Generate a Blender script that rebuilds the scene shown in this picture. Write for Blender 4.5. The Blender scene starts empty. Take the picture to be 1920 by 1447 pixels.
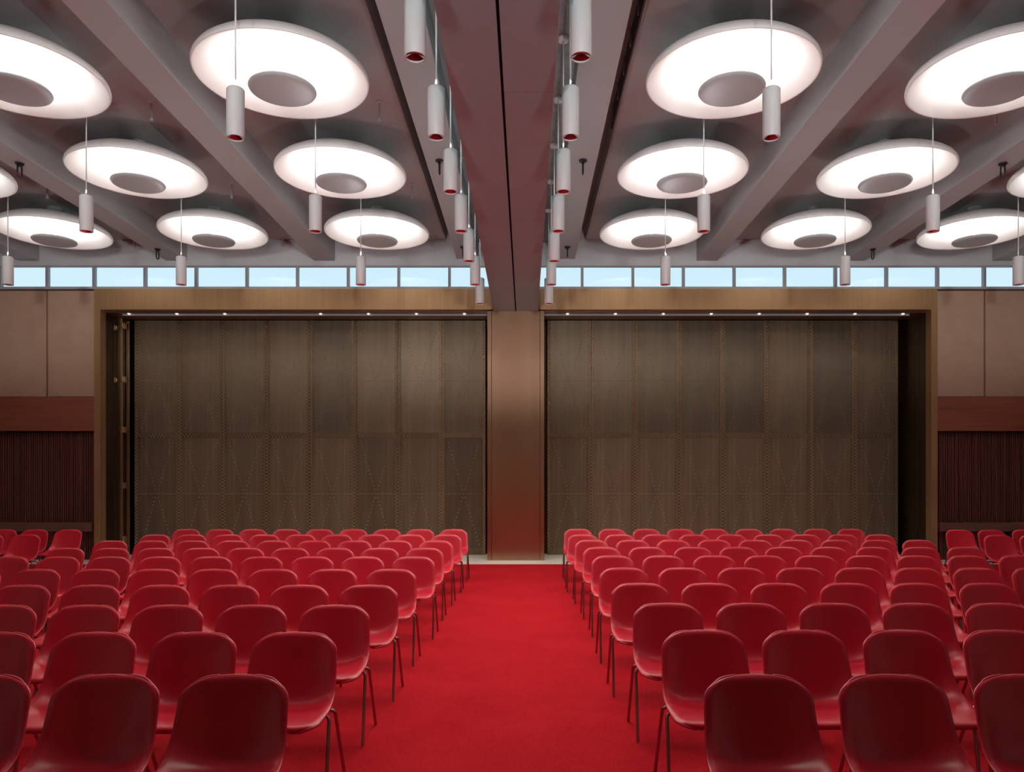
import bpy, bmesh, math, random
from mathutils import Vector, Matrix

random.seed(7)
S = bpy.context.scene
COL = S.collection
PI = math.pi

# ------------------------------------------------------------------ camera
F = 1400.0            # focal length in pixels of the 1920 wide frame
VX, VY = 986.0, 896.0  # optical axis in the frame
CX, CZ = 0.2, 1.62
cam_d = bpy.data.cameras.new('camera')
cam = bpy.data.objects.new('camera', cam_d)
COL.objects.link(cam)
cam.location = (CX, 0, CZ)
cam.rotation_euler = (PI / 2, 0, 0)
cam_d.sensor_width = 36
cam_d.lens = F / 1920 * 36
cam_d.shift_x = -(VX - 960) / 1920
cam_d.shift_y = (VY - 723.5) / 1920
cam_d.clip_end = 200
S.camera = cam


def WX(px, d):
    return (px - VX) * d / F + CX


def WZ(py, d):
    return CZ + (VY - py) * d / F


# ------------------------------------------------------------------ materials
def new_mat(name):
    m = bpy.data.materials.new(name)
    m.use_nodes = True
    nt = m.node_tree
    return m, nt, nt.nodes['Principled BSDF']


def ramp_noise(nt, scale, mapping_scale, detail=4, coord='Object', rough=0.6):
    tc = nt.nodes.new('ShaderNodeTexCoord')
    mp = nt.nodes.new('ShaderNodeMapping')
    mp.inputs['Scale'].default_value = mapping_scale
    nz = nt.nodes.new('ShaderNodeTexNoise')
    nz.inputs['Scale'].default_value = scale
    nz.inputs['Detail'].default_value = detail
    nz.inputs['Roughness'].default_value = rough
    nt.links.new(tc.outputs[coord], mp.inputs['Vector'])
    nt.links.new(mp.outputs[0], nz.inputs['Vector'])
    return nz


def mix_cols(nt, fac_socket, c1, c2, lo=0.3, hi=0.7):
    mr = nt.nodes.new('ShaderNodeMapRange')
    mr.inputs['From Min'].default_value = lo
    mr.inputs['From Max'].default_value = hi
    nt.links.new(fac_socket, mr.inputs['Value'])
    mx = nt.nodes.new('ShaderNodeMix')
    mx.data_type = 'RGBA'
    mx.inputs[6].default_value = (*c1, 1)
    mx.inputs[7].default_value = (*c2, 1)
    nt.links.new(mr.outputs[0], mx.inputs[0])
    return mx.outputs[2]


def simple(name, c, rough=0.6, metal=0.0, var=0.08, nscale=3, mscale=(1, 1, 1), bump=0.0, bscale=80, coord='Object',
           spec=0.5):
    m, nt, b = new_mat(name)
    nz = ramp_noise(nt, nscale, mscale, coord=coord)
    c1 = tuple(max(0, x * (1 - var)) for x in c)
    c2 = tuple(min(1, x * (1 + var)) for x in c)
    nt.links.new(mix_cols(nt, nz.outputs['Fac'], c1, c2), b.inputs['Base Color'])
    b.inputs['Roughness'].default_value = rough
    b.inputs['Metallic'].default_value = metal
    b.inputs['Specular IOR Level'].default_value = spec
    if bump:
        n2 = ramp_noise(nt, bscale, (1, 1, 1), 2, coord=coord)
        bp = nt.nodes.new('ShaderNodeBump')
        bp.inputs['Strength'].default_value = bump
        bp.inputs['Distance'].default_value = 0.01
        nt.links.new(n2.outputs['Fac'], bp.inputs['Height'])
        nt.links.new(bp.outputs[0], b.inputs['Normal'])
    return m


def bronze(name, c1, c2, rough=0.38, metal=0.75, rand=0.0, streak=(22, 22, 0.25), amp=0.07):
    """brushed bronze sheet with vertical streaks and soft patina clouds"""
    m, nt, b = new_mat(name)
    nz = ramp_noise(nt, 1.0, streak, 3)
    cl = ramp_noise(nt, 0.9, (1, 1, 0.6), 2)
    ad = nt.nodes.new('ShaderNodeMath')
    ad.operation = 'ADD'
    nt.links.new(nz.outputs['Fac'], ad.inputs[0])
    nt.links.new(cl.outputs['Fac'], ad.inputs[1])
    hf = nt.nodes.new('ShaderNodeMath')
    hf.operation = 'MULTIPLY'
    hf.inputs[1].default_value = 0.5
    nt.links.new(ad.outputs[0], hf.inputs[0])
    col = mix_cols(nt, hf.outputs[0], c1, c2, 0.35, 0.65)
    if rand:
        oi = nt.nodes.new('ShaderNodeObjectInfo')
        mr = nt.nodes.new('ShaderNodeMapRange')
        mr.inputs['To Min'].default_value = 1 - rand
        mr.inputs['To Max'].default_value = 1 + rand
        nt.links.new(oi.outputs['Random'], mr.inputs['Value'])
        hs = nt.nodes.new('ShaderNodeHueSaturation')
        nt.links.new(mr.outputs[0], hs.inputs['Value'])
        nt.links.new(col, hs.inputs['Color'])
        col = hs.outputs[0]
    nt.links.new(col, b.inputs['Base Color'])
    b.inputs['Metallic'].default_value = metal
    fine = ramp_noise(nt, 1.0, (120, 120, 0.3), 2)
    mr2 = nt.nodes.new('ShaderNodeMapRange')
    mr2.inputs['To Min'].default_value = rough - amp
    mr2.inputs['To Max'].default_value = rough + amp
    nt.links.new(fine.outputs['Fac'], mr2.inputs['Value'])
    nt.links.new(mr2.outputs[0], b.inputs['Roughness'])
    return m


M = {}
M['ceil'] = simple('ceiling_paint', (0.38, 0.395, 0.39), 0.75, var=0.03, nscale=0.6)
M['bulk'] = simple('bulkhead_paint', (0.50, 0.53, 0.54), 0.75, var=0.03)
M['recess'] = simple('recess_paint', (0.30, 0.28, 0.27), 0.8, var=0.05)
M['beam'] = simple('centre_beam_paint', (0.36, 0.55, 0.58), 0.55, var=0.03, nscale=0.8)
M['groove'] = simple('groove_black', (0.01, 0.008, 0.008), 0.7)
M['black'] = simple('black_metal', (0.012, 0.011, 0.011), 0.5)
M['galv'] = simple('galvanised_metal', (0.26, 0.27, 0.25), 0.55, 0.3, var=0.25, nscale=12)
M['white'] = simple('white_enamel', (0.86, 0.90, 0.90), 0.42, var=0.01)
M['dish'] = simple('white_dish_enamel', (0.86, 0.85, 0.83), 0.6, var=0.01)
M['lens'] = simple('grey_disc_enamel', (0.42, 0.46, 0.46), 0.5, var=0.02)
M['chrome'] = simple('reflector_chrome', (0.75, 0.73, 0.72), 0.12, 1.0, var=0.02)
M['leg'] = simple('dark_chrome_tube', (0.36, 0.29, 0.27), 0.2, 0.95, var=0.03)
M['stone'] = simple('cream_stone', (0.92, 0.87, 0.78), 0.35, var=0.05, nscale=2)
M['panel'] = simple('woven_wall_fabric', (0.50, 0.35, 0.245), 0.9, var=0.06, nscale=2.5, bump=0.25, bscale=220)
M['band'] = simple('red_brown_wood', (0.25, 0.068, 0.034), 0.45, var=0.22, nscale=1.5, mscale=(0.5, 4, 9))
M['slat'] = simple('dark_wood_slat', (0.10, 0.028, 0.022), 0.42, var=0.5, nscale=1, mscale=(28, 28, 0.15))
M['rail'] = simple('bench_rail_wood', (0.115, 0.05, 0.032), 0.5, var=0.18, nscale=2, mscale=(0.6, 4, 8))
M['brass'] = simple('brass', (0.62, 0.42, 0.24), 0.3, 0.85, var=0.1, nscale=4, mscale=(1, 1, 0.4))
M['sidewall'] = simple('side_wall_paint', (0.38, 0.34, 0.31), 0.6, var=0.15, nscale=1.5, mscale=(6, 6, 0.3))
M['header'] = bronze('bronze_header', (0.36, 0.21, 0.098), (0.45, 0.275, 0.135), 0.42, 0.55)
M['column'] = bronze('bronze_column', (0.36, 0.21, 0.13), (0.43, 0.26, 0.165), 0.27, 0.95, streak=(6, 6, 0.05), amp=0.006)
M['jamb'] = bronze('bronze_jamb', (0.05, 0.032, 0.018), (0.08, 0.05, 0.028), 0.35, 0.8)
M['door'] = bronze('bronze_door_sheet', (0.15, 0.112, 0.070), (0.25, 0.195, 0.13), 0.42, 0.65, rand=0.3,
                   streak=(12, 12, 0.25))
M['stile'] = bronze('bronze_door_frame', (0.16, 0.112, 0.062), (0.26, 0.185, 0.11), 0.38, 0.7, rand=0.22)
M['rivet'] = simple('brass_rivet', (0.55, 0.43, 0.28), 0.35, 0.9, var=0.1)
M['soffit'] = simple('dark_bronze_soffit', (0.14, 0.065, 0.045), 0.4, 0.6, var=0.1)
M['alu'] = simple('grey_window_frame', (0.36, 0.36, 0.36), 0.5, 0.1, var=0.03)

# chair plastic
m, nt, b = new_mat('red_plastic')
oi = nt.nodes.new('ShaderNodeObjectInfo')
mr = nt.nodes.new('ShaderNodeMapRange')
mr.inputs['To Min'].default_value = 0.93
mr.inputs['To Max'].default_value = 1.07
nt.links.new(oi.outputs['Random'], mr.inputs['Value'])
hs = nt.nodes.new('ShaderNodeHueSaturation')
hs.inputs['Color'].default_value = (0.47, 0.004, 0.020, 1)
nt.links.new(mr.outputs[0], hs.inputs['Value'])
nt.links.new(hs.outputs[0], b.inputs['Base Color'])
b.inputs['Roughness'].default_value = 0.37
b.inputs['Specular IOR Level'].default_value = 0.52
nz = ramp_noise(nt, 400, (1, 1, 1), 2)
bp = nt.nodes.new('ShaderNodeBump')
bp.inputs['Strength'].default_value = 0.05
bp.inputs['Distance'].default_value = 0.002
nt.links.new(nz.outputs['Fac'], bp.inputs['Height'])
nt.links.new(bp.outputs[0], b.inputs['Normal'])
M['plastic'] = m

# carpet
m, nt, b = new_mat('red_carpet')
big = ramp_noise(nt, 1.6, (1, 1, 1), 5)
weave = ramp_noise(nt, 1.0, (90, 14, 1), 3)
weave2 = ramp_noise(nt, 1.0, (14, 90, 1), 3)
a1 = nt.nodes.new('ShaderNodeMath'); a1.operation = 'ADD'
a2 = nt.nodes.new('ShaderNodeMath'); a2.operation = 'ADD'
a3 = nt.nodes.new('ShaderNodeMath'); a3.operation = 'MULTIPLY'; a3.inputs[1].default_value = 1 / 3
nt.links.new(big.outputs['Fac'], a1.inputs[0]); nt.links.new(weave.outputs['Fac'], a1.inputs[1])
nt.links.new(a1.outputs[0], a2.inputs[0]); nt.links.new(weave2.outputs['Fac'], a2.inputs[1])
nt.links.new(a2.outputs[0], a3.inputs[0])
nt.links.new(mix_cols(nt, a3.outputs[0], (0.30, 0.005, 0.010), (0.40, 0.012, 0.018), 0.38, 0.62), b.inputs['Base Color'])
b.inputs['Roughness'].default_value = 1.0
b.inputs['Specular IOR Level'].default_value = 0.05
fib = ramp_noise(nt, 350, (1, 1, 1), 2)
bp = nt.nodes.new('ShaderNodeBump'); bp.inputs['Strength'].default_value = 0.5; bp.inputs['Distance'].default_value = 0.006
nt.links.new(fib.outputs['Fac'], bp.inputs['Height']); nt.links.new(bp.outputs[0], b.inputs['Normal'])
M['carpet'] = m

# window glass: clear with a faint reflection
m = bpy.data.materials.new('window_glass'); m.use_nodes = True
nt = m.node_tree; nt.nodes.clear()
out = nt.nodes.new('ShaderNodeOutputMaterial')
tr = nt.nodes.new('ShaderNodeBsdfTransparent'); tr.inputs[0].default_value = (0.95, 0.98, 0.99, 1)
gl = nt.nodes.new('ShaderNodeBsdfGlossy'); gl.inputs['Roughness'].default_value = 0.03
mx = nt.nodes.new('ShaderNodeMixShader'); mx.inputs[0].default_value = 0.04
nt.links.new(tr.outputs[0], mx.inputs[1]); nt.links.new(gl.outputs[0], mx.inputs[2])
nt.links.new(mx.outputs[0], out.inputs[0])
M['glass'] = m

# lit bulbs
def emit(name, c, s):
    m = bpy.data.materials.new(name); m.use_nodes = True
    nt = m.node_tree; nt.nodes.clear()
    o = nt.nodes.new('ShaderNodeOutputMaterial'); e = nt.nodes.new('ShaderNodeEmission')
    e.inputs[0].default_value = (*c, 1); e.inputs[1].default_value = s
    nt.links.new(e.outputs[0], o.inputs[0])
    return m
M['bulb'] = emit('warm_bulb', (1, 0.85, 0.72), 1.3)

# ------------------------------------------------------------------ mesh helpers
def box(bm, x0, x1, y0, y1, z0, z1, bev=0.0):
    r = bmesh.ops.create_cube(bm, size=1.0)
    vs = r['verts']
    for v in vs:
        v.co = Vector(((x0 + x1) / 2 + v.co.x * (x1 - x0), (y0 + y1) / 2 + v.co.y * (y1 - y0),
                       (z0 + z1) / 2 + v.co.z * (z1 - z0)))
    if bev:
        es = list({e for v in vs for e in v.link_edges})
        bmesh.ops.bevel(bm, geom=es, offset=bev, segments=2, affect='EDGES', profile=0.6)


def lathe(bm, prof, n=48, c=(0, 0, 0)):
    """prof: list of (radius, z); radius 0 closes to a point"""
    rings = []
    for r, z in prof:
        if r < 1e-6:
            rings.append([bm.verts.new((c[0], c[1], c[2] + z))])
        else:
            rings.append([bm.verts.new((c[0] + r * math.cos(2 * PI * k / n), c[1] + r * math.sin(2 * PI * k / n),
                                        c[2] + z)) for k in range(n)])
    for A, B in zip(rings[:-1], rings[1:]):
        for k in range(n):
            k2 = (k + 1) % n
            if len(A) == 1 and len(B) == 1:
                continue
            if len(A) == 1:
                bm.faces.new((A[0], B[k2], B[k]))
            elif len(B) == 1:
                bm.faces.new((A[k], A[k2], B[0]))
            else:
                bm.faces.new((A[k], A[k2], B[k2], B[k]))
    bmesh.ops.recalc_face_normals(bm, faces=bm.faces[:])


def tube(bm, pts, r, n=10, cap=True):
    pts = [Vector(p) for p in pts]
    rings = []
    up = Vector((0, 0, 1))
    t0 = (pts[1] - pts[0]).normalized()
    nrm = t0.orthogonal().normalized()
    prev = t0
    for i, p in enumerate(pts):
        if i == 0:
            t = t0
        elif i == len(pts) - 1:
            t = (pts[-1] - pts[-2]).normalized()
        else:
            t = ((pts[i + 1] - p).normalized() + (p - pts[i - 1]).normalized()).normalized()
        q = prev.rotation_difference(t)
        nrm = q @ nrm
        prev = t
        bi = t.cross(nrm)
        rings.append([bm.verts.new(p + r * (math.cos(2 * PI * k / n) * nrm + math.sin(2 * PI * k / n) * bi))
                      for k in range(n)])
    for A, B in zip(rings[:-1], rings[1:]):
        for k in range(n):
            bm.faces.new((A[k], A[(k + 1) % n], B[(k + 1) % n], B[k]))
    if cap:
        bm.faces.new(rings[0][::-1])
        bm.faces.new(rings[-1])


def bend(p0, p1, p2, rad, n=6):
    """rounded corner at p1"""
    p0, p1, p2 = Vector(p0), Vector(p1), Vector(p2)
    a = p1 + (p0 - p1).normalized() * rad
    c = p1 + (p2 - p1).normalized() * rad
    return [((1 - t) ** 2) * a + 2 * t * (1 - t) * p1 + t * t * c for t in [k / n for k in range(n + 1)]]


def obj(name, bm, mat, parent=None, smooth=False, loc=None):
    me = bpy.data.meshes.new(name)
    if smooth:
        for f in bm.faces:
            f.smooth = True
    bm.to_mesh(me)
    bm.free()
    me.materials.append(M[mat] if isinstance(mat, str) else mat)
    if smooth == 'auto':
        try:
            me.set_sharp_from_angle(angle=math.radians(40))
        except Exception:
            pass
    o = bpy.data.objects.new(name, me)
    COL.objects.link(o)
    if parent:
        o.parent = parent
    if loc:
        o.location = loc
    return o


def tag(o, label, cat, group=None, kind=None):
    o['label'] = label
    o['category'] = cat
    if group:
        o['group'] = group
    if kind:
        o['kind'] = kind
    return o


def thing(name, label, cat, loc=(0, 0, 0), rz=0, group=None, kind=None):
    o = bpy.data.objects.new(name, None)
    o.empty_display_size = 0.1
    COL.objects.link(o)
    o.location = loc
    o.rotation_euler = (0, 0, rz)
    return tag(o, label, cat, group, kind)


def dup(root, loc, rz=0, label=None, group=None):
    r = root.copy()
    COL.objects.link(r)
    r.location = loc
    r.rotation_euler = (0, 0, rz)
    if label:
        r['label'] = label
    if group:
        r['group'] = group
    for ch in list(root.children):
        c = ch.copy()
        COL.objects.link(c)
        c.parent = r
        for g in list(ch.children):
            d = g.copy()
            COL.objects.link(d)
            d.parent = c
    return r


def one_box(name, mat, x0, x1, y0, y1, z0, z1, label, cat, bev=0.0, kind='structure', group=None):
    bm = bmesh.new()
    box(bm, x0, x1, y0, y1, z0, z1, bev)
    return tag(obj(name, bm, mat), label, cat, group, kind)


ORD = ['first', 'second', 'third', 'fourth', 'fifth', 'sixth', 'seventh', 'eighth', 'ninth', 'tenth']

# ------------------------------------------------------------------ room
YW = 14.8      # front face of the end wall
YB = -13.0      # wall behind the camera
XS = 12.6      # side walls
ZC = CZ + 4.71  # ceiling panels
ZS = CZ + 4.34  # dropped soffits
ZB = CZ + 4.30  # ceiling beams
ZM = 4.93      # centre beam underside / opening head
ZH = 5.37      # header top / window sill
ZW = 5.83      # window head

one_box('floor', 'stone', -XS, XS, YB, 16.3, -0.15, -0.012, 'pale cream stone floor showing as a strip below the bronze doors', 'floor')
one_box('carpet', 'carpet', -XS + 0.02, XS - 0.02, YB + 0.02, 14.04, -0.012, 0.0,
        'bright red carpet covering the hall floor and centre aisle', 'carpet', kind=None)

# ceiling: panels either side, raised recess over the middle
bm = bmesh.new()
for s in (-1, 1):
    a, b_ = sorted((s * 1.385, s * XS))
    box(bm, a, b_, YB, 14.72, ZC, ZC + 0.34)
box(bm, -XS, XS, YB, 15.3, ZC + 0.34, ZC + 0.46)
tag(obj('ceiling', bm, 'ceil'), 'warm grey flat ceiling between the beams', 'ceiling', kind='structure')

one_box('wall_left', 'sidewall', -XS - 0.2, -XS, YB, 16.3, -0.15, ZC + 0.46, 'pale side wall at the left', 'wall')
one_box('wall_right', 'sidewall', XS, XS + 0.2, YB, 16.3, -0.15, ZC + 0.46, 'pale side wall at the right', 'wall')
one_box('wall_back', 'jamb', -XS, XS, YB - 0.2, YB, -0.15, ZC + 0.46, 'dark wall behind the viewer', 'wall')

# end wall: backing beside the opening, bulkhead over the windows, back of the door recess
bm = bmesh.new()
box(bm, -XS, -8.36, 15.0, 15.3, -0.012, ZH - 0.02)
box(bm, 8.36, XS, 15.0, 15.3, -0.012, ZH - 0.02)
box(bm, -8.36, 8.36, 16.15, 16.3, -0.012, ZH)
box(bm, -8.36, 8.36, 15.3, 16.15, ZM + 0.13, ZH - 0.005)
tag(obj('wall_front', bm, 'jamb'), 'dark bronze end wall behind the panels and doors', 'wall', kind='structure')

one_box('trim_1', 'bulk', -XS, XS, YW, 14.93, ZW, ZC + 0.34, 'pale grey bulkhead band above the clerestory windows', 'bulkhead')
one_box('trim_2', 'header', -8.36, 8.36, YW, 15.3, ZM + 0.03, ZH, 'golden bronze header band spanning above both folding door openings', 'header')
for k, s, side in ((3, -1, 'left'), (4, 1, 'right')):
    a, b_ = sorted((s * 8.235, s * 8.36))
    one_box('trim_%d' % k, 'header', a, b_, YW, 15.0, -0.012, ZM + 0.03,
            'upright bronze frame strip at the outer %s edge of the door opening' % side, 'door frame')
for k, s, side in ((5, -1, 'left'), (6, 1, 'right')):
    a, b_ = sorted((s * 8.235, s * 8.36))
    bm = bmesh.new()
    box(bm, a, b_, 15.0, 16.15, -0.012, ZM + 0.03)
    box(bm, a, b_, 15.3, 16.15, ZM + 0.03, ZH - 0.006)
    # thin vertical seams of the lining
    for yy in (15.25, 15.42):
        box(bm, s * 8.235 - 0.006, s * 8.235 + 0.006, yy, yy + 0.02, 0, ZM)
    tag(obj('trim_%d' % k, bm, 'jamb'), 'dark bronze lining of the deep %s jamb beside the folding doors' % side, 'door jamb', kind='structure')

# sill under the windows
one_box('trim_7', 'bulk', -XS, XS, YW + 0.005, 15.3, ZH, ZH + 0.03, 'thin pale sill line along the bottom of the clerestory windows', 'window sill')

# central column
t = thing('column', 'reddish brushed bronze column between the two door openings', 'column', (0, YW, 0), kind='structure')
bm = bmesh.new()
box(bm, -0.475, 0.475, 0.0, 1.2, -0.012, ZM + 0.0)
obj('column_face', bm, 'column', t)
for s in (-1, 1):
    bm = bmesh.new()
    a, b_ = sorted((s * 0.482, s * 0.5635))
    box(bm, a, b_, -0.008, 1.2, -0.012, ZM, 0.004)
    obj('edge_strip', bm, 'column', t)
bm = bmesh.new()
box(bm, -0.5, 0.5, 0.012, 0.4, 0.0, ZM)
obj('shadow_joint', bm, 'groove', t)

# soffit of the openings
for k, s, side in ((8, -1, 'left'), (9, 1, 'right')):
    a, b_ = sorted((s * 0.5635, s * 8.235))
    bm = bmesh.new()
    box(bm, a, b_, 14.98, 15.62, ZM + 0.005, ZM + 0.04)
    tag(obj('trim_%d' % k, bm, 'soffit'), 'dark brown metal soffit over the %s folding doors' % side, 'soffit', kind='structure')

# ------------------------------------------------------------------ clerestory windows
mull = [0.33, 1.32, 2.33, 3.335, 4.345, 5.35, 6.36, 7.375, 8.39, 9.32, 10.25, 11.2]
spans = []
for a, b_ in zip(mull[:-1], mull[1:]):
    spans.append((-b_, -a))
spans.reverse()
spans.append((-0.33, 0.33))
for a, b_ in zip(mull[:-1], mull[1:]):
    spans.append((a, b_))
half = len(spans) // 2
for i, (a, b_) in enumerate(spans):
    if i < half:
        lab = 'clerestory window pane of pale blue sky, %s to the left of the centre beam' % (ORD + ['eleventh'])[half - 1 - i]
    elif i > half:
        lab = 'clerestory window pane of pale blue sky, %s to the right of the centre beam' % (ORD + ['eleventh'])[i - half - 1]
    else:
        lab = 'narrow clerestory window hidden behind the centre beam end'
    bm = bmesh.new()
    y0, y1 = 14.83, 14.91
    box(bm, a, a + 0.025, y0, y1, ZH + 0.03, ZW)
    box(bm, b_ - 0.025, b_, y0, y1, ZH + 0.03, ZW)
    box(bm, a + 0.025, b_ - 0.025, y0, y1, ZH + 0.03, ZH + 0.05)
    box(bm, a + 0.025, b_ - 0.025, y0, y1, ZW - 0.012, ZW)
    w = tag(obj('window_%d' % (i + 1), bm, 'alu'), lab, 'window', 'clerestory windows', 'structure')
    bm = bmesh.new()
    box(bm, a + 0.025, b_ - 0.025, y0 + 0.03, y0 + 0.036, ZH + 0.05, ZW - 0.012)
    obj('pane', bm, 'glass', w)

# ------------------------------------------------------------------ beams, soffits
tn = 10
bm = bmesh.new()
for a, b_ in ((-0.44, -0.0125), (0.0125, 0.44)):
    box(bm, a, b_, YB, YW - 0.005, ZM, ZC + 0.34)
o = tag(obj('trim_%d' % tn, bm, 'beam'), 'deep central ceiling beam with a dark groove down its underside', 'ceiling beam', kind='structure')
bm = bmesh.new()
box(bm, -0.0125, 0.0125, YB, YW - 0.01, ZM + 0.09, ZM + 0.12)
obj('groove', bm, 'groove', o)
bm = bmesh.new()
for yj in (6.4, 9.6, 12.6):
    box(bm, 0.02, 0.439, yj, yj + 0.006, ZM - 0.0008, ZM + 0.01)
obj('joint_line', bm, 'recess', o)
tn += 1
for s, side in ((-1, 'left'), (1, 'right')):
    a, b_ = sorted((s * 0.75, s * 1.17))
    one_box('trim_%d' % tn, 'ceil', a, b_, YB, YW - 0.005, ZS, ZC + 0.30,
            'flat grey dropped soffit running along the %s side of the central beam' % side, 'ceiling soffit')
    tn += 1
for s, side in ((-1, 'left'), (1, 'right')):
    for k, word in enumerate(('nearest the centre', 'second from the centre', 'third from the centre')):
        xc = s * (3.785 + 2.93 * k)
        one_box('trim_%d' % tn, 'ceil', xc - 0.205, xc + 0.205, YB, YW - 0.005, ZB, ZC + 0.05,
                'grey lengthwise ceiling beam on the %s, %s' % (side, word), 'ceiling beam', bev=0.012)
        tn += 1
# recess ceiling beside the beam
for s, side in ((-1, 'left'), (1, 'right')):
    a, b_ = sorted((s * 0.44, s * 0.75))
    one_box('trim_%d' % tn, 'ceil' if s < 0 else 'galv', a, b_, YB, YW - 0.01, ZC - 0.05, ZC + 0.0,
            'shadowed recess strip between the central beam and the %s soffit' % side, 'ceiling recess')
    tn += 1

# cable tray ladder in the right recess
t = thing('cable_tray', 'grey metal ladder tray in the recess right of the central beam', 'cable tray', (0.492, 0, ZC - 0.17))
bm = bmesh.new()
for x in (-0.042, 0.030):
    box(bm, x, x + 0.012, 4.5, YW - 0.05, 0, 0.09)
obj('side_rail', bm, 'galv', t)
bm = bmesh.new()
box(bm, -0.030, 0.030, 0, 0.03, 0.0, 0.02)
rung = obj('rung', bm, 'galv', t, loc=(0, 5.2, 0))
for k in range(1, 58):
    r = rung.copy()
    COL.objects.link(r)
    r.location.y = 5.2 + 0.165 * k
bm = bmesh.new()
yy = 5.0
while yy < YW - 0.2:
    box(bm, -0.041, -0.031, yy, yy + 0.02, 0.05, 0.121)
    box(bm, 0.031, 0.041, yy, yy + 0.02, 0.05, 0.121)
    yy += 1.2
obj('hanger', bm, 'galv', t)

# black linear air slot on the right edge of the ceiling
t = thing('air_slot', 'black linear air slot in the ceiling right of the central beam', 'air vent', (1.385, 0, ZC + 0.08))
bm = bmesh.new()
box(bm, -0.02, 0.0, 4.2, 10.25, 0.0, 0.17)
obj('slot', bm, 'black', t)
yy = 4.83
k = 0
while yy < 10.3:
    bm = bmesh.new()
    box(bm, -0.035, -0.02, yy, yy + 0.03, -0.02, 0.19)
    obj('spacer', bm, 'recess', t)
    yy += 0.57

# ------------------------------------------------------------------ end wall finishes beside the opening
for s, side in ((-1, 'left'), (1, 'right')):
    edges = [8.375, 9.335, 10.29, 11.25]
    for k in range(3):
        a, b_ = sorted((s * (edges[k] + 0.015), s * (edges[k + 1] - 0.02)))
        bm = bmesh.new()
        box(bm, a, b_, 14.86, 14.995, 3.24, ZH - 0.025, 0.008)
        tag(obj('acoustic_panel', bm, 'panel'),
            'tan woven fabric wall panel, %s out from the bronze door frame at %s' % (ORD[k], side), 'wall panel',
            'fabric wall panels beside the doors')
    for k in range(1, 3):
        x = s * edges[k]
        bm = bmesh.new()
        box(bm, x - 0.012, x + 0.012, 14.93, 14.995, 3.24, ZH - 0.025)
        tag(obj('brass_strip', bm, 'brass'),
            'thin upright brass strip between fabric panels, %s from the %s door frame' % (ORD[k - 1], side), 'trim strip',
            'brass strips between fabric panels')
    a, b_ = sorted((s * 8.365, s * (XS - 0.01)))
    bm = bmesh.new()
    box(bm, a, b_, 14.82, 14.995, 2.57, 3.23)
    box(bm, a, b_, 14.80, 14.83, 2.555, 2.60)
    tag(obj('wood_band', bm, 'band'), 'red brown wood band under the fabric panels on the %s' % side, 'wood panel')
    # ribbed wood
    bm = bmesh.new()
    box(bm, a, b_, 14.965, 14.995, -0.012, 2.55)
    x = a + 0.01
    while x < b_ - 0.03:
        dx = random.uniform(-0.003, 0.003)
        box(bm, x + dx, x + dx + 0.026, 14.915 + random.uniform(0, 0.02), 14.965, -0.012, 2.55)
        x += 0.044
    tag(obj('slatted_panel', bm, 'slat'), 'dark ribbed wood slat panel on the %s of the doors' % side, 'slat panel')
    bm = bmesh.new()
    a2, b2 = sorted((s * 8.41, s * (XS - 0.01)))
    box(bm, a2, b2, 14.80, 14.912, 0.56, 0.735, 0.006)
    tag(obj('wall_rail', bm, 'rail'), 'brown wooden rail low on the %s slat panel behind the chairs' % side, 'rail')

# ------------------------------------------------------------------ folding bronze doors
LW = 0.933
ZMID = 2.54
def dome(bm, x, z, y, r):
    n = 6
    ring = [bm.verts.new((x + r * math.cos(2 * PI * k / n), y, z + r * math.sin(2 * PI * k / n))) for k in range(n)]
    ring2 = [bm.verts.new((x + 0.6 * r * math.cos(2 * PI * k / n), y - 0.6 * r, z + 0.6 * r * math.sin(2 * PI * k / n))) for k in range(n)]
    top = bm.verts.new((x, y - 0.8 * r, z))
    for k in range(n):
        bm.faces.new((ring[k], ring2[k], ring2[(k + 1) % n], ring[(k + 1) % n]))
        bm.faces.new((ring2[k], top, ring2[(k + 1) % n]))

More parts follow.
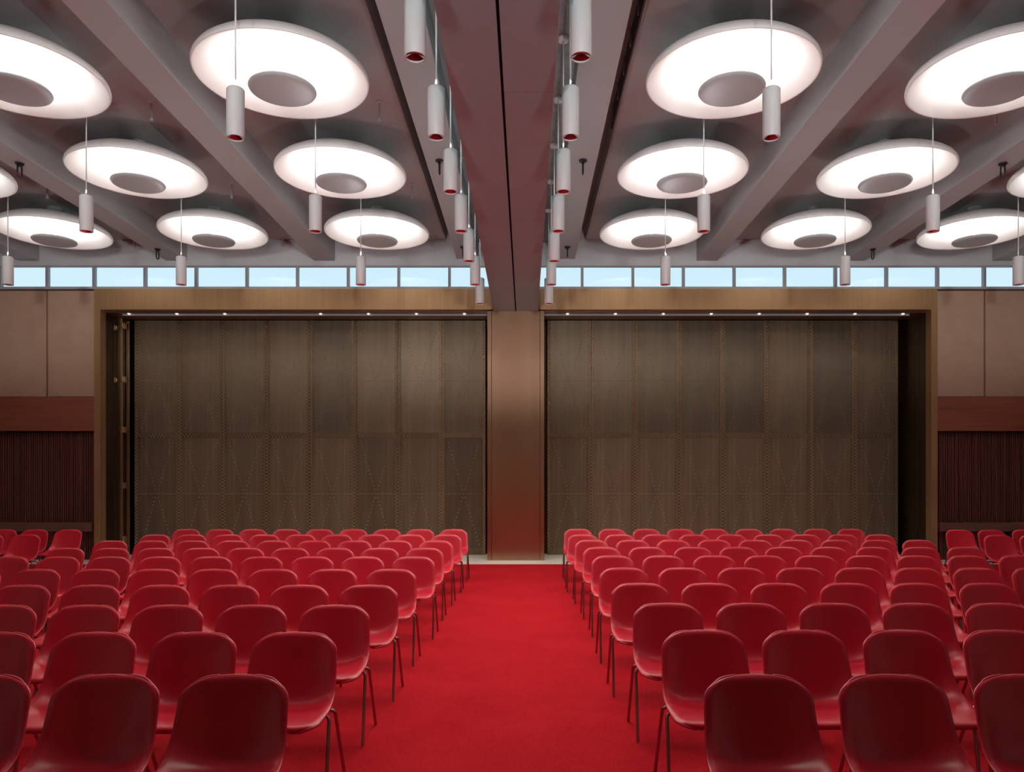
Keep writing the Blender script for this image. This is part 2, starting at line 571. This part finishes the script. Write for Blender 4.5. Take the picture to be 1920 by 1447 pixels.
def make_leaf():
    root = thing('door_1', '', 'folding door', (0, 0, 0), kind='structure')
    w = LW - 0.004
    h0, h1 = 0.0, ZM + 0.12
    sw = 0.06
    for nm, z0, z1 in (('upper_sheet', ZMID + 0.055, h1), ('lower_sheet', h0, ZMID - 0.055)):
        bm = bmesh.new()
        box(bm, -w / 2 + sw, w / 2 - sw, -0.012, 0.03, z0, z1)
        # shallow bent centre rib
        obj(nm, bm, 'door', root)
    for s in (-1, 1):
        bm = bmesh.new()
        a, b_ = sorted((s * (w / 2), s * (w / 2 - sw)))
        box(bm, a, b_, -0.028, 0.03, h0, h1, 0.003)
        obj('stile', bm, 'stile', root)
    bm = bmesh.new()
    box(bm, -w / 2 + sw, w / 2 - sw, -0.022, 0.03, ZMID - 0.055, ZMID + 0.055, 0.003)
    obj('middle_rail', bm, 'stile', root)
    bm = bmesh.new()
    box(bm, -w / 2 + sw, w / 2 - sw, -0.022, 0.03, h0, 0.14, 0.003)
    obj('bottom_rail', bm, 'stile', root)
    # rivets: zigzag rows on the stiles and rail, crosses and a centre line on each sheet
    bm = bmesh.new()
    pitch = 0.072
    n = int((ZM - 0.1) / pitch)
    for k in range(n):
        z = 0.1 + k * pitch
        for s in (-1, 1):
            dome(bm, s * (w / 2 - 0.016), z, -0.028, 0.0135)
            dome(bm, s * (w / 2 - 0.044), z + pitch / 2, -0.028, 0.0135)
    nx = int((w - 2 * sw) / pitch)
    for k in range(nx):
        x = -w / 2 + sw + 0.03 + k * pitch
        dome(bm, x, ZMID + 0.022, -0.022, 0.0135)
        dome(bm, x + pitch / 2, ZMID - 0.022, -0.022, 0.0135)
    obj('frame_rivets', bm, 'rivet', root, smooth=True)
    bm = bmesh.new()
    for zc, hh in ((1.30, 1.08), (3.70, 1.0)):
        for k in range(-13, 14):
            t_ = k / 13
            xx = t_ * 0.33
            # gently curved arms that close towards the centre
            xx = math.copysign(0.04 * abs(t_) ** 0.3 + 0.29 * abs(t_) ** 1.15, t_) if k else 0
            dome(bm, xx, zc + t_ * hh, -0.012, 0.0125)
            if k:
                dome(bm, -xx, zc + t_ * hh, -0.012, 0.0125)
        for k in range(-7, 8):
            if k:
                dome(bm, k * 0.054, zc, -0.012, 0.0115)
    obj('cross_rivets', bm, 'rivet', root, smooth=True)
    return root

leaf = make_leaf()
dn = 0
for s, side in ((-1, 'left'), (1, 'right')):
    for k in range(8):
        x = s * (0.655 + LW * (k + 0.5))
        lab = 'riveted bronze folding door leaf, %s from the column on the %s' % (ORD[k], side)
        yaw = math.radians(1.1 if k % 2 else -1.1)
        if dn == 0:
            o = leaf
            o.location = (x, 15.9, -0.012)
            o.rotation_euler.z = yaw
        else:
            o = dup(leaf, (x, 15.9, -0.012), yaw)
            o.name = 'door_%d' % (dn + 1)
        o['label'] = lab
        o['group'] = 'bronze folding door leaves'
        dn += 1

# hinge posts at the left jamb
t = thing('hinge_post', 'pair of upright brass edge bars with hinges at the left jamb', 'door hardware', (0, 0, 0))
for x, y, w in ((-8.215, 15.52, 0.022), (-8.195, 15.74, 0.03)):
    bm = bmesh.new()
    box(bm, x - w, x + w, y, y + 0.03, -0.012, ZM, 0.004)
    obj('edge_bar', bm, 'brass', t)
for py in (612, 712, 806, 910, 1010):
    z = WZ(py, 15.6)
    bm = bmesh.new()
    box(bm, -8.235, -8.13, 15.50, 15.60, z - 0.06, z + 0.06, 0.008)
    for q in (-0.035, 0, 0.035):
        lathe(bm, [(0, -0.015), (0.022, -0.015), (0.022, 0.015), (0, 0.015)], 12, (-8.17, 15.49, z + q))
    obj('hinge', bm, 'brass', t, smooth='auto')
for py in (614, 712):
    z = WZ(py, 15.3)
    bm = bmesh.new()
    box(bm, -8.236, -8.215, 15.28, 15.36, z - 0.05, z + 0.05, 0.006)
    lathe(bm, [(0, -0.03), (0.018, -0.03), (0.018, 0.03), (0, 0.03)], 12, (-8.20, 15.32, z))
    obj('latch_plate', bm, 'brass', t, smooth='auto')

# light rails under the soffit
for s, side, skip in ((-1, 'left', 4), (1, 'right', None)):
    t = thing('light_rail', 'thin pale light rail with small round bulbs over the %s folding doors' % side, 'light rail', (0, 15.1, ZM))
    bm = bmesh.new()
    a, b_ = sorted((s * 0.57, s * 7.95))
    box(bm, a, b_, -0.02, 0.035, -0.03, 0.006, 0.004)
    obj('rail', bm, 'lens', t)
    for k in range(8):
        if skip is not None and k == skip:
            continue
        x = s * (1.04 + 0.966 * k)
        bm = bmesh.new()
        bmesh.ops.create_uvsphere(bm, u_segments=12, v_segments=8, radius=0.032)
        obj('bulb', bm, 'bulb', t, smooth=True, loc=(x, -0.05, 0.012))

# ------------------------------------------------------------------ dish ceiling lights
ZD = CZ + 4.25     # rim
ZL = CZ + 4.10     # underside of the grey disc
def make_dish():
    root = thing('dish_light', '', 'ceiling light', (0, 0, ZD))
    bm = bmesh.new()
    prof = [(0, 0.25), (0.12, 0.249), (0.25, 0.244), (0.36, 0.230), (0.45, 0.212), (0.54, 0.188), (0.62, 0.160), (0.69, 0.130),
            (0.75, 0.099), (0.80, 0.069), (0.84, 0.041), (0.87, 0.016), (0.884, 0.002), (0.893, 0.0), (0.900, 0.006),
            (0.903, 0.025), (0.896, 0.055), (0.87, 0.092), (0.82, 0.132), (0.76, 0.168), (0.69, 0.203), (0.6, 0.236),
            (0.48, 0.264), (0.34, 0.284), (0.18, 0.296), (0.0, 0.30)]
    lathe(bm, prof, 72)
    obj('dish', bm, 'dish', root, smooth=True)
    bm = bmesh.new()
    zl = ZL - ZD
    lathe(bm, [(0, zl), (0.25, zl + 0.003), (0.315, zl + 0.008), (0.34, zl + 0.018), (0.35, zl + 0.035), (0.343, zl + 0.05),
               (0.30, zl + 0.052), (0, zl + 0.052)], 48)
    obj('centre_disc', bm, 'lens', root, smooth='auto')
    bm = bmesh.new()
    tube(bm, [(0, 0, zl + 0.05), (0, 0, 0.25)], 0.018, 12)
    obj('stem', bm, 'dish', root, smooth=True)
    bm = bmesh.new()
    lathe(bm, [(0, 0.29), (0.11, 0.29), (0.11, ZC - ZD), (0, ZC - ZD)], 24)
    obj('ceiling_mount', bm, 'ceil', root, smooth='auto')
    ld = bpy.data.lights.new('uplight', 'AREA')
    ld.shape = 'DISK'
    ld.size = 0.5
    ld.energy = DISH_W
    ld.color = (1.0, 0.975, 0.945)
    lo = bpy.data.objects.new('uplight', ld)
    COL.objects.link(lo)
    lo.parent = root
    lo.location = (0, 0, -0.03)
    lo.rotation_euler = (PI, 0, 0)
    return root

DISH_W = 37.0
SPOT_W = 71.0
UP_FILL_W = 9.0
dish = make_dish()
first = True
rows = [(5.42, 'row overhead before the frame', (2.39, 5.24, 8.02)), (7.95, 'nearest row', (2.39, 5.24)), (10.48, 'middle row', (2.39, 5.24, 8.02)),
        (13.02, 'row by the end wall', (2.39, 5.24, 8.02))]
for y, rw, xs in rows:
    for s, side in ((-1, 'left'), (1, 'right')):
        for k, x in enumerate(xs):
            lab = 'round white dish light, %s, %s from the beam, %s' % (rw, ORD[k], side)
            if first:
                o = dish
                o.location = (s * x, y, ZD)
                first = False
            else:
                o = dup(dish, (s * x, y, ZD))
            o['label'] = lab
            o['group'] = 'round dish ceiling lights'

# ------------------------------------------------------------------ cylinder pendants
ZP = CZ + 3.03
PL = 0.44
def make_pendant(ztop, up):
    root = thing('pendant_light', '', 'pendant light', (0, 0, ZP))
    bm = bmesh.new()
    R = 0.0775
    lathe(bm, [(0.070, 0.035), (0.070, 0.0), (R - 0.003, 0.0), (R, 0.004), (R, PL - 0.012), (R - 0.01, PL), (0.012, PL + 0.004),
               (0.0, PL + 0.004)], 32)
    obj('lamp_housing', bm, 'white', root, smooth='auto')
    bm = bmesh.new()
    lathe(bm, [(0.0, 0.10), (0.025, 0.098), (0.03, 0.08), (0.05, 0.045), (0.068, 0.012), (0.070, 0.010), (0.0705, 0.03), (0.04, 0.09), (0.03, 0.11), (0, 0.112)], 24)
    obj('reflector', bm, 'chrome', root, smooth=True)
    bm = bmesh.new()
    tube(bm, [(0, 0, PL), (0, 0, ztop - ZP)], 0.008, 8)
    obj('rod', bm, 'white', root, smooth=True)
    bm = bmesh.new()
    h = ztop - ZP
    lathe(bm, [(0, h - 0.035), (0.05, h - 0.035), (0.06, h - 0.025), (0.06, h), (0, h)], 24)
    obj('canopy', bm, 'white', root, smooth='auto')
    ld = bpy.data.lights.new('downlight', 'SPOT')
    ld.energy = SPOT_W
    ld.spot_size = math.radians(150)
    ld.spot_blend = 1.0
    ld.shadow_soft_size = 0.03
    ld.color = (1.0, 0.93, 0.85)
    lo = bpy.data.objects.new('downlight', ld)
    COL.objects.link(lo)
    lo.parent = root
    lo.location = (0, 0, -0.03)
    # added wide fill above the cylinder top to brighten the ceiling
    ud = bpy.data.lights.new('uplight', 'POINT')
    ud.energy = up
    ud.shadow_soft_size = 0.012
    ud.color = (1.0, 1.0, 1.0)
    ud.use_nodes = True
    nt = ud.node_tree
    em = nt.nodes['Emission']
    tc = nt.nodes.new('ShaderNodeTexCoord')
    sx = nt.nodes.new('ShaderNodeSeparateXYZ')
    nt.links.new(tc.outputs['Normal'], sx.inputs[0])
    fl = nt.nodes.new('ShaderNodeMath'); fl.operation = 'MULTIPLY'; fl.inputs[1].default_value = UPSIGN
    nt.links.new(sx.outputs['Z'], fl.inputs[0])
    ct = nt.nodes.new('ShaderNodeMapRange')          # cut-off at the horizon
    ct.inputs['From Min'].default_value = 0.05
    ct.inputs['From Max'].default_value = 0.22
    nt.links.new(fl.outputs[0], ct.inputs['Value'])
    mxn = nt.nodes.new('ShaderNodeMath'); mxn.operation = 'MAXIMUM'; mxn.inputs[1].default_value = 0.3
    nt.links.new(fl.outputs[0], mxn.inputs[0])
    pw = nt.nodes.new('ShaderNodeMath'); pw.operation = 'POWER'; pw.inputs[1].default_value = -2.2
    nt.links.new(mxn.outputs[0], pw.inputs[0])
    ml = nt.nodes.new('ShaderNodeMath'); ml.operation = 'MULTIPLY'
    nt.links.new(pw.outputs[0], ml.inputs[0]); nt.links.new(ct.outputs[0], ml.inputs[1])
    top = nt.nodes.new('ShaderNodeMapRange')         # added fill is cut near the zenith to keep the rod dim
    top.inputs['From Min'].default_value = 0.965
    top.inputs['From Max'].default_value = 0.925
    nt.links.new(fl.outputs[0], top.inputs['Value'])
    ml2 = nt.nodes.new('ShaderNodeMath'); ml2.operation = 'MULTIPLY'
    nt.links.new(ml.outputs[0], ml2.inputs[0]); nt.links.new(top.outputs[0], ml2.inputs[1])
    nt.links.new(ml2.outputs[0], em.inputs['Strength'])
    uo = bpy.data.objects.new('uplight', ud)
    COL.objects.link(uo)
    uo.parent = root
    uo.location = (0, 0, PL + 0.03)
    return root

UPSIGN = 1.0
FILL_W = 2800.0
pend_a = make_pendant(ZC - 0.05, UP_FILL_W * 0.35)
pend_b = make_pendant(ZC, UP_FILL_W)
used = {'a': False, 'b': False}
def put_pendant(kind, x, y, lab, group):
    p = pend_a if kind == 'a' else pend_b
    if not used[kind]:
        used[kind] = True
        p.location = (x, y, ZP)
        o = p
    else:
        o = dup(p, (x, y, ZP))
    o['label'] = lab
    o['group'] = group
for s, side in ((-1, 'left'), (1, 'right')):
    for k in range(-1, 7):
        put_pendant('a', s * 0.598, 5.38 + 1.268 * k,
                    'white cylinder pendant, %s along the %s side of the centre beam' % (ORD[k] if k >= 0 else 'overhead', side),
                    'cylinder pendants along the centre beam')
    for k, y in enumerate((6.66, 9.19, 11.72)):
        for q, x in enumerate((2.39, 5.21, 7.93)):
            px = VX + (s * x - CX) * F / y
            if px < -40 or px > 1960:
                continue
            put_pendant('b', s * x, y,
                        'white cylinder pendant, %s, %s row, %s out from the beam' % (side, ORD[k], ORD[q]),
                        'cylinder pendants between the dish lights')

# ------------------------------------------------------------------ rigging loops and sprinklers
def make_loop(mat):
    root = thing('rigging_eye', '', 'rigging eye', (0, 0, 0))
    bm = bmesh.new()
    lathe(bm, [(0, 0), (0.055, 0), (0.055, -0.02), (0.02, -0.035), (0.02, -0.05), (0, -0.05)], 16)
    obj('base_plate', bm, mat, root, smooth='auto')
    bm = bmesh.new()
    pts = [(0, -0.035, -0.03), (0, -0.04, -0.15)]
    for k in range(9):
        a = PI + PI * k / 8
        pts.append((0, 0.04 * math.cos(a), -0.15 + 0.04 * math.sin(a)))
    pts += [(0, 0.04, -0.15), (0, 0.035, -0.03)]
    tube(bm, pts, 0.011, 8)
    obj('loop', bm, mat, root, smooth=True)
    return root
eye = make_loop('black')
fst = True
for s, side in ((-1, 'left'), (1, 'right')):
    for y, dist in ((10.2, 'farther from the end wall'), (14.02, 'near the end wall')):
        for x, z, where in ((0.98, ZS, 'under the %s soffit' % side), (6.715, ZB, 'under the second %s beam' % side)):
            lab = 'black steel rigging eye %s, the one %s' % (where, dist)
            rz = 0.0 if x < 2 else s * 0.12
            if fst:
                o = eye
                o.location = (s * x, y, z)
                fst = False
            else:
                o = dup(eye, (s * x, y, z), rz)
            o['label'] = lab
            o['group'] = 'black rigging eyes'

def make_sprinkler():
    root = thing('sprinkler_head', '', 'sprinkler', (0, 0, ZC))
    bm = bmesh.new()
    lathe(bm, [(0, 0), (0.045, 0), (0.045, -0.012), (0, -0.016)], 16)
    obj('escutcheon', bm, 'lens', root, smooth='auto')
    bm = bmesh.new()
    lathe(bm, [(0.014, -0.01), (0.014, -0.20), (0.02, -0.21), (0.02, -0.235), (0, -0.24)], 12)
    obj('drop_pipe', bm, 'lens', root, smooth='auto')
    return root
spk = make_sprinkler()
fst = True
places = [(-4.49, 9.35), (-1.63, 9.35), (-4.51, 11.95), (-7.46, 11.95), (-1.62, 11.95), (-4.5, 14.45), (-1.62, 14.45), (-7.4, 14.45),
          (6.15, 9.45), (3.2, 12.1)]
names = ['grey sprinkler drop in the second left bay, nearest the viewer', 'grey sprinkler drop beside the left air slot, nearest the viewer',
         'grey sprinkler drop in the second left bay, between dish rows', 'grey sprinkler drop in the third left bay, between dish rows',
         'grey sprinkler drop beside the left air slot, between dish rows', 'grey sprinkler drop in the second left bay, near the end wall',
         'grey sprinkler drop beside the left air slot, near the end wall', 'grey sprinkler drop in the third left bay, near the end wall',
         'grey sprinkler drop below the near right dish, by the second right beam', 'grey sprinkler drop by the first right beam, behind a pendant']
for (x, y), lab in zip(places, names):
    if fst:
        o = spk
        o.location = (x, y, ZC)
        fst = False
    else:
        o = dup(spk, (x, y, ZC))
    o['label'] = lab
    o['group'] = 'ceiling sprinklers'

# ------------------------------------------------------------------ chairs
YT = 0.238     # local y of the top of the back; the chair faces -y
CEN = [(-.238, .430), (-.216, .446), (-.12, .452), (0, .444), (.085, .446), (.136, .459), (.161, .505), (.184, .59), (.210, .69),
       (.229, .775), (.238, .802)]
EDG = [(-.238, .434), (-.214, .452), (-.12, .462), (-.025, .472), (.045, .494), (.095, .530), (.130, .585), (.158, .655), (.186, .728),
       (.214, .782), (.226, .802)]
WID = [.216, .226, .232, .233, .230, .226, .223, .220, .218, .215, .212]

def spline(pts, t):
    n = len(pts) - 1
    x = max(0.0, min(n - 1e-6, t * n))
    i = int(x)
    f = x - i
    p = [pts[max(0, min(n, j))] for j in (i - 1, i, i + 1, i + 2)]
    if not isinstance(p[0], tuple):
        p = [(q,) for q in p]
    out = []
    for a, b_, c, d in zip(*p):
        out.append(0.5 * (2 * b_ + (c - a) * f + (2 * a - 5 * b_ + 4 * c - d) * f * f + (3 * b_ - a - 3 * c + d) * f ** 3))
    return out

def resample(pts, k=200):
    """arc length table"""
    tab = [spline(pts, i / k) for i in range(k + 1)]
    s = [0]
    for a, b_ in zip(tab[:-1], tab[1:]):
        s.append(s[-1] + math.dist(a, b_))
    return tab, s

TAB, SL = resample(CEN)
LEN = SL[-1]
def t_of_s(s):
    for i in range(len(SL) - 1):
        if SL[i + 1] >= s:
            return (i + (s - SL[i]) / max(1e-9, SL[i + 1] - SL[i])) / (len(SL) - 1)
    return 1.0

def shell_bm():
    bm = bmesh.new()
    NU = 28
    ss = []
    rf, rt = 0.085, 0.14
    for k in range(7):
        ss.append(rf * (1 - math.cos(PI / 2 * k / 6)))
    n = 22
    for k in range(1, n):
        ss.append(rf + (LEN - rf - rt) * k / n)
    for k in range(13):
        ss.append(LEN - rt + rt * math.sin(PI / 2 * k / 12) ** (2 / 2.5))
    rows = []
    for s in ss:
        t = t_of_s(s)
        W = spline(WID, t)[0]
        if s < rf:
            q = (rf - s) / rf
            W -= 0.095 * (1 - math.sqrt(max(0, 1 - q * q)))
        elif s > LEN - rt:
            q = (s - (LEN - rt)) / rt
            W -= 0.125 * (1 - max(0, 1 - q ** 2.5) ** (1 / 2.5))
        row = []
        for j in range(NU + 1):
            u = math.sin(PI / 2 * (-1 + 2 * j / NU))
            # crown of the top and front edges
            s2 = s
            if s > LEN - rt:
                s2 = s - 0.02 * (u * W / 0.21) ** 2 * ((s - (LEN - rt)) / rt)
            t2 = t_of_s(s2)
            c = spline(CEN, t2)
            e = spline(EDG, t2)
            x = u * W
            wgt = (abs(x) / 0.235) ** 2.6
            y = c[0] + (e[0] - c[0]) * wgt
            z = c[1] + (e[1] - c[1]) * wgt
            row.append(bm.verts.new((x, y, z)))
        rows.append(row)
    for A, B in zip(rows[:-1], rows[1:]):
        for j in range(NU):
            bm.faces.new((A[j], A[j + 1], B[j + 1], B[j]))
    bmesh.ops.recalc_face_normals(bm, faces=bm.faces[:])
    # make normals point up on the seat
    f0 = min(bm.faces, key=lambda f: (f.calc_center_median() - Vector((0, -0.1, 0.45))).length)
    f0.normal_update()
    if f0.normal.z < 0:
        bmesh.ops.reverse_faces(bm, faces=bm.faces[:])
    # the edge of the shell rolls over: away from the sitter on the back, down on the seat
    bm.normal_update()
    roll = 0.030
    nrms = {v: v.normal.copy() for r_ in rows for v in r_}
    for r_, s in zip(rows, ss):
        half = abs(r_[-1].co.x)
        ds = min(s, LEN - s)
        for v in r_:
            dx = (half - abs(v.co.x))
            tx = max(0.0, 1 - dx / roll)
            ts = max(0.0, 1 - ds / roll)
            t_ = min(1.0, math.hypot(tx, ts))
            v.co -= nrms[v] * 0.011 * t_ ** 2.2
    th = 0.012
    bm.normal_update()
    top = list(bm.verts)
    nr = {v: v.normal.copy() for v in top}
    low = {v: bm.verts.new(v.co - v.normal * th) for v in top}
    faces = list(bm.faces)
    border = [e for e in bm.edges if len(e.link_faces) == 1]
    for f in faces:
        bm.faces.new([low[v] for v in reversed(f.verts)])
    # rounded rim between the two skins
    outd = {}
    for e in border:
        f = e.link_faces[0]
        a, b_ = e.verts
        ed = (b_.co - a.co).normalized()
        o_ = (a.co + b_.co) / 2 - f.calc_center_median()
        o_ = (o_ - ed * o_.dot(ed)).normalized()
        for v in (a, b_):
            outd[v] = outd.get(v, Vector()) + o_
    ring = {}
    for v, o_ in outd.items():
        o_ = o_ - nr[v] * o_.dot(nr[v])
        o_.normalize()
        c_ = (v.co + low[v].co) / 2
        h_ = (v.co - low[v].co) / 2
        ring[v] = [v] + [bm.verts.new(c_ + h_ * math.cos(PI * q / 4) + o_ * h_.length * math.sin(PI * q / 4)) for q in (1, 2, 3)] + [low[v]]
    for e in border:
        a, b_ = e.verts
        f = e.link_faces[0]
        vs = list(f.verts)
        i = vs.index(a)
        if vs[(i + 1) % len(vs)] is not b_:
            a, b_ = b_, a
        for q in range(4):
            bm.faces.new((ring[b_][q], ring[a][q], ring[a][q + 1], ring[b_][q + 1]))
    bm.normal_update()
    return bm

def make_chair():
    root = thing('shell_chair', '', 'chair', (0, 0, 0))
    obj('seat_shell', shell_bm(), 'plastic', root, smooth=True)
    for s in (-1, 1):
        for y0, foot in ((-0.005, (0.238, -0.085, 0.004)), (0.105, (0.240, 0.315, 0.004))):
            zt = 0.424 if y0 < 0.05 else 0.422
            p0 = (s * 0.02, 0.05 + (y0 - 0.05) * 0.6, zt)
            p1 = (s * 0.238, y0, zt + 0.006)
            p2 = (s * foot[0], foot[1], foot[2])
            pts = [Vector(p0)] + bend(p0, p1, p2, 0.03, 7) + [Vector(p2)]
            bm = bmesh.new()
            tube(bm, pts, 0.0095, 10)
            obj('leg', bm, 'leg', root, smooth='auto')
    bm = bmesh.new()
    box(bm, -0.06, 0.06, 0.0, 0.10, 0.416, 0.431, 0.004)
    obj('under_plate', bm, 'leg', root)
    return root

chair = make_chair()
HT = 0.802
LEFT = [(1264, 445, -33, 3), (1184.5, 556, -4, 4), (1133.5, 631, 10, 5), (1096, 693, 45, 6), (1066.3, 735, -40, 8),
        (1043, 776, 18, 9), (1026.7, 796.7, 126, 9), (1013, 817.5, 209.5, 9), (1001.7, 837, 292, 9), (991.5, 851, 350.5, 9)]
RIGHT = [(1264, 1417, 1917, 3), (1180.5, 1317, 1877, 4), (1130, 1250, 1868, 5), (1092.5, 1199, 1848, 6), (1063.7, 1169, 1939, 8),
         (1041, 1148, 1908, 9), (1025, 1128, 1808, 9), (1011.7, 1109, 1721, 9), (1001.5, 1092.5, 1648, 9), (991, 1084, 1595, 9)]
used_chair = False
def put_chair(px, d, lab, group):
    global used_chair
    x = WX(px, d)
    rz = math.radians(random.uniform(-0.7, 0.7))
    loc = (x, d - YT, 0.001)
    if not used_chair:
        used_chair = True
        chair.location = loc
        chair.rotation_euler.z = rz
        o = chair
    else:
        o = dup(chair, loc, rz)
    o['label'] = lab
    o['group'] = group
for side, tab in (('left', LEFT), ('right', RIGHT)):
    for r, (py, p0, p1, n) in enumerate(tab):
        d = F * (CZ - HT) / (py - VY)
        for k in range(n):
            px = p0 + (p1 - p0) * k / (n - 1)
            rw = 'front row' if r == 0 else ('back row' if r == 9 else ORD[r] + ' row')
            lab = 'red plastic shell chair, %s seat from the aisle, %s, %s block' % (ORD[k], rw, side)
            put_chair(px, d, lab, 'red shell chairs in rows')
for side, items in (('left', [(992, 130, 'back row'), (992, 67, 'back row'), (992, 8, 'back row'), (1001.7, 50, 'ninth row'), (1001.7, -19, 'ninth row')]),
                    ('right', [(992.5, 1797, 'back row'), (992.5, 1857, 'back row'), (992.5, 1921, 'back row'), (1002.5, 1871, 'ninth row'), (1002.5, 1938, 'ninth row')])):
    cnt = {}
    for py, px, rw in items:
        k = cnt.get(rw, 0)
        cnt[rw] = k + 1
        d = F * (CZ - HT) / (py - VY)
        put_chair(px, d, 'red plastic shell chair in the far %s side group, %s, %s from the doors' % (side, rw, ORD[k]),
                  'red shell chairs in the side groups')

# ------------------------------------------------------------------ sky outside
w = bpy.data.worlds.new('sky')
S.world = w
w.use_nodes = True
nt = w.node_tree
bg = nt.nodes['Background']
tc = nt.nodes.new('ShaderNodeTexCoord')
sp = nt.nodes.new('ShaderNodeSeparateXYZ')
nt.links.new(tc.outputs['Generated'], sp.inputs[0])
cr = nt.nodes.new('ShaderNodeValToRGB')
cr.color_ramp.elements[0].position = 0.0
cr.color_ramp.elements[0].color = (0.86, 0.99, 1.0, 1)
cr.color_ramp.elements[1].position = 0.55
cr.color_ramp.elements[1].color = (0.50, 0.78, 1.0, 1)
nt.links.new(sp.outputs['Z'], cr.inputs[0])
nt.links.new(cr.outputs[0], bg.inputs['Color'])
bg.inputs['Strength'].default_value = 1.08

# ------------------------------------------------------------------ added bodiless fill lights behind the camera, thrown up over the seats
for sx_ in (-3.2, 3.2):
    ld = bpy.data.lights.new('added_fill_light', 'POINT')
    ld.energy = FILL_W
    ld.shadow_soft_size = 0.35
    ld.color = (1.0, 0.99, 0.98)
    ld.use_nodes = True
    nt = ld.node_tree
    em = nt.nodes['Emission']
    tc = nt.nodes.new('ShaderNodeTexCoord')
    sx = nt.nodes.new('ShaderNodeSeparateXYZ')
    nt.links.new(tc.outputs['Normal'], sx.inputs[0])
    lo_ = nt.nodes.new('ShaderNodeMapRange')
    lo_.interpolation_type = 'SMOOTHSTEP'
    lo_.inputs['From Min'].default_value = 0.045
    lo_.inputs['From Max'].default_value = 0.11
    nt.links.new(sx.outputs['Z'], lo_.inputs['Value'])
    hi_ = nt.nodes.new('ShaderNodeMapRange')
    hi_.inputs['From Min'].default_value = 0.5
    hi_.inputs['From Max'].default_value = 0.3
    nt.links.new(sx.outputs['Z'], hi_.inputs['Value'])
    ml = nt.nodes.new('ShaderNodeMath'); ml.operation = 'MULTIPLY'
    nt.links.new(lo_.outputs[0], ml.inputs[0]); nt.links.new(hi_.outputs[0], ml.inputs[1])
    nt.links.new(ml.outputs[0], em.inputs['Strength'])
    lo = bpy.data.objects.new('added_fill_light', ld)
    COL.objects.link(lo)
    lo.location = (sx_, -11.0, 1.5)

# ------------------------------------------------------------------ view
S.view_settings.view_transform = 'Standard'
S.view_settings.look = 'None'
S.view_settings.exposure = 0.0
S.view_settings.gamma = 1.0
S.view_settings.use_curve_mapping = False
S.cycles.use_denoising = True
S.cycles.max_bounces = 8
S.cycles.diffuse_bounces = 5
S.cycles.sample_clamp_indirect = 4.0
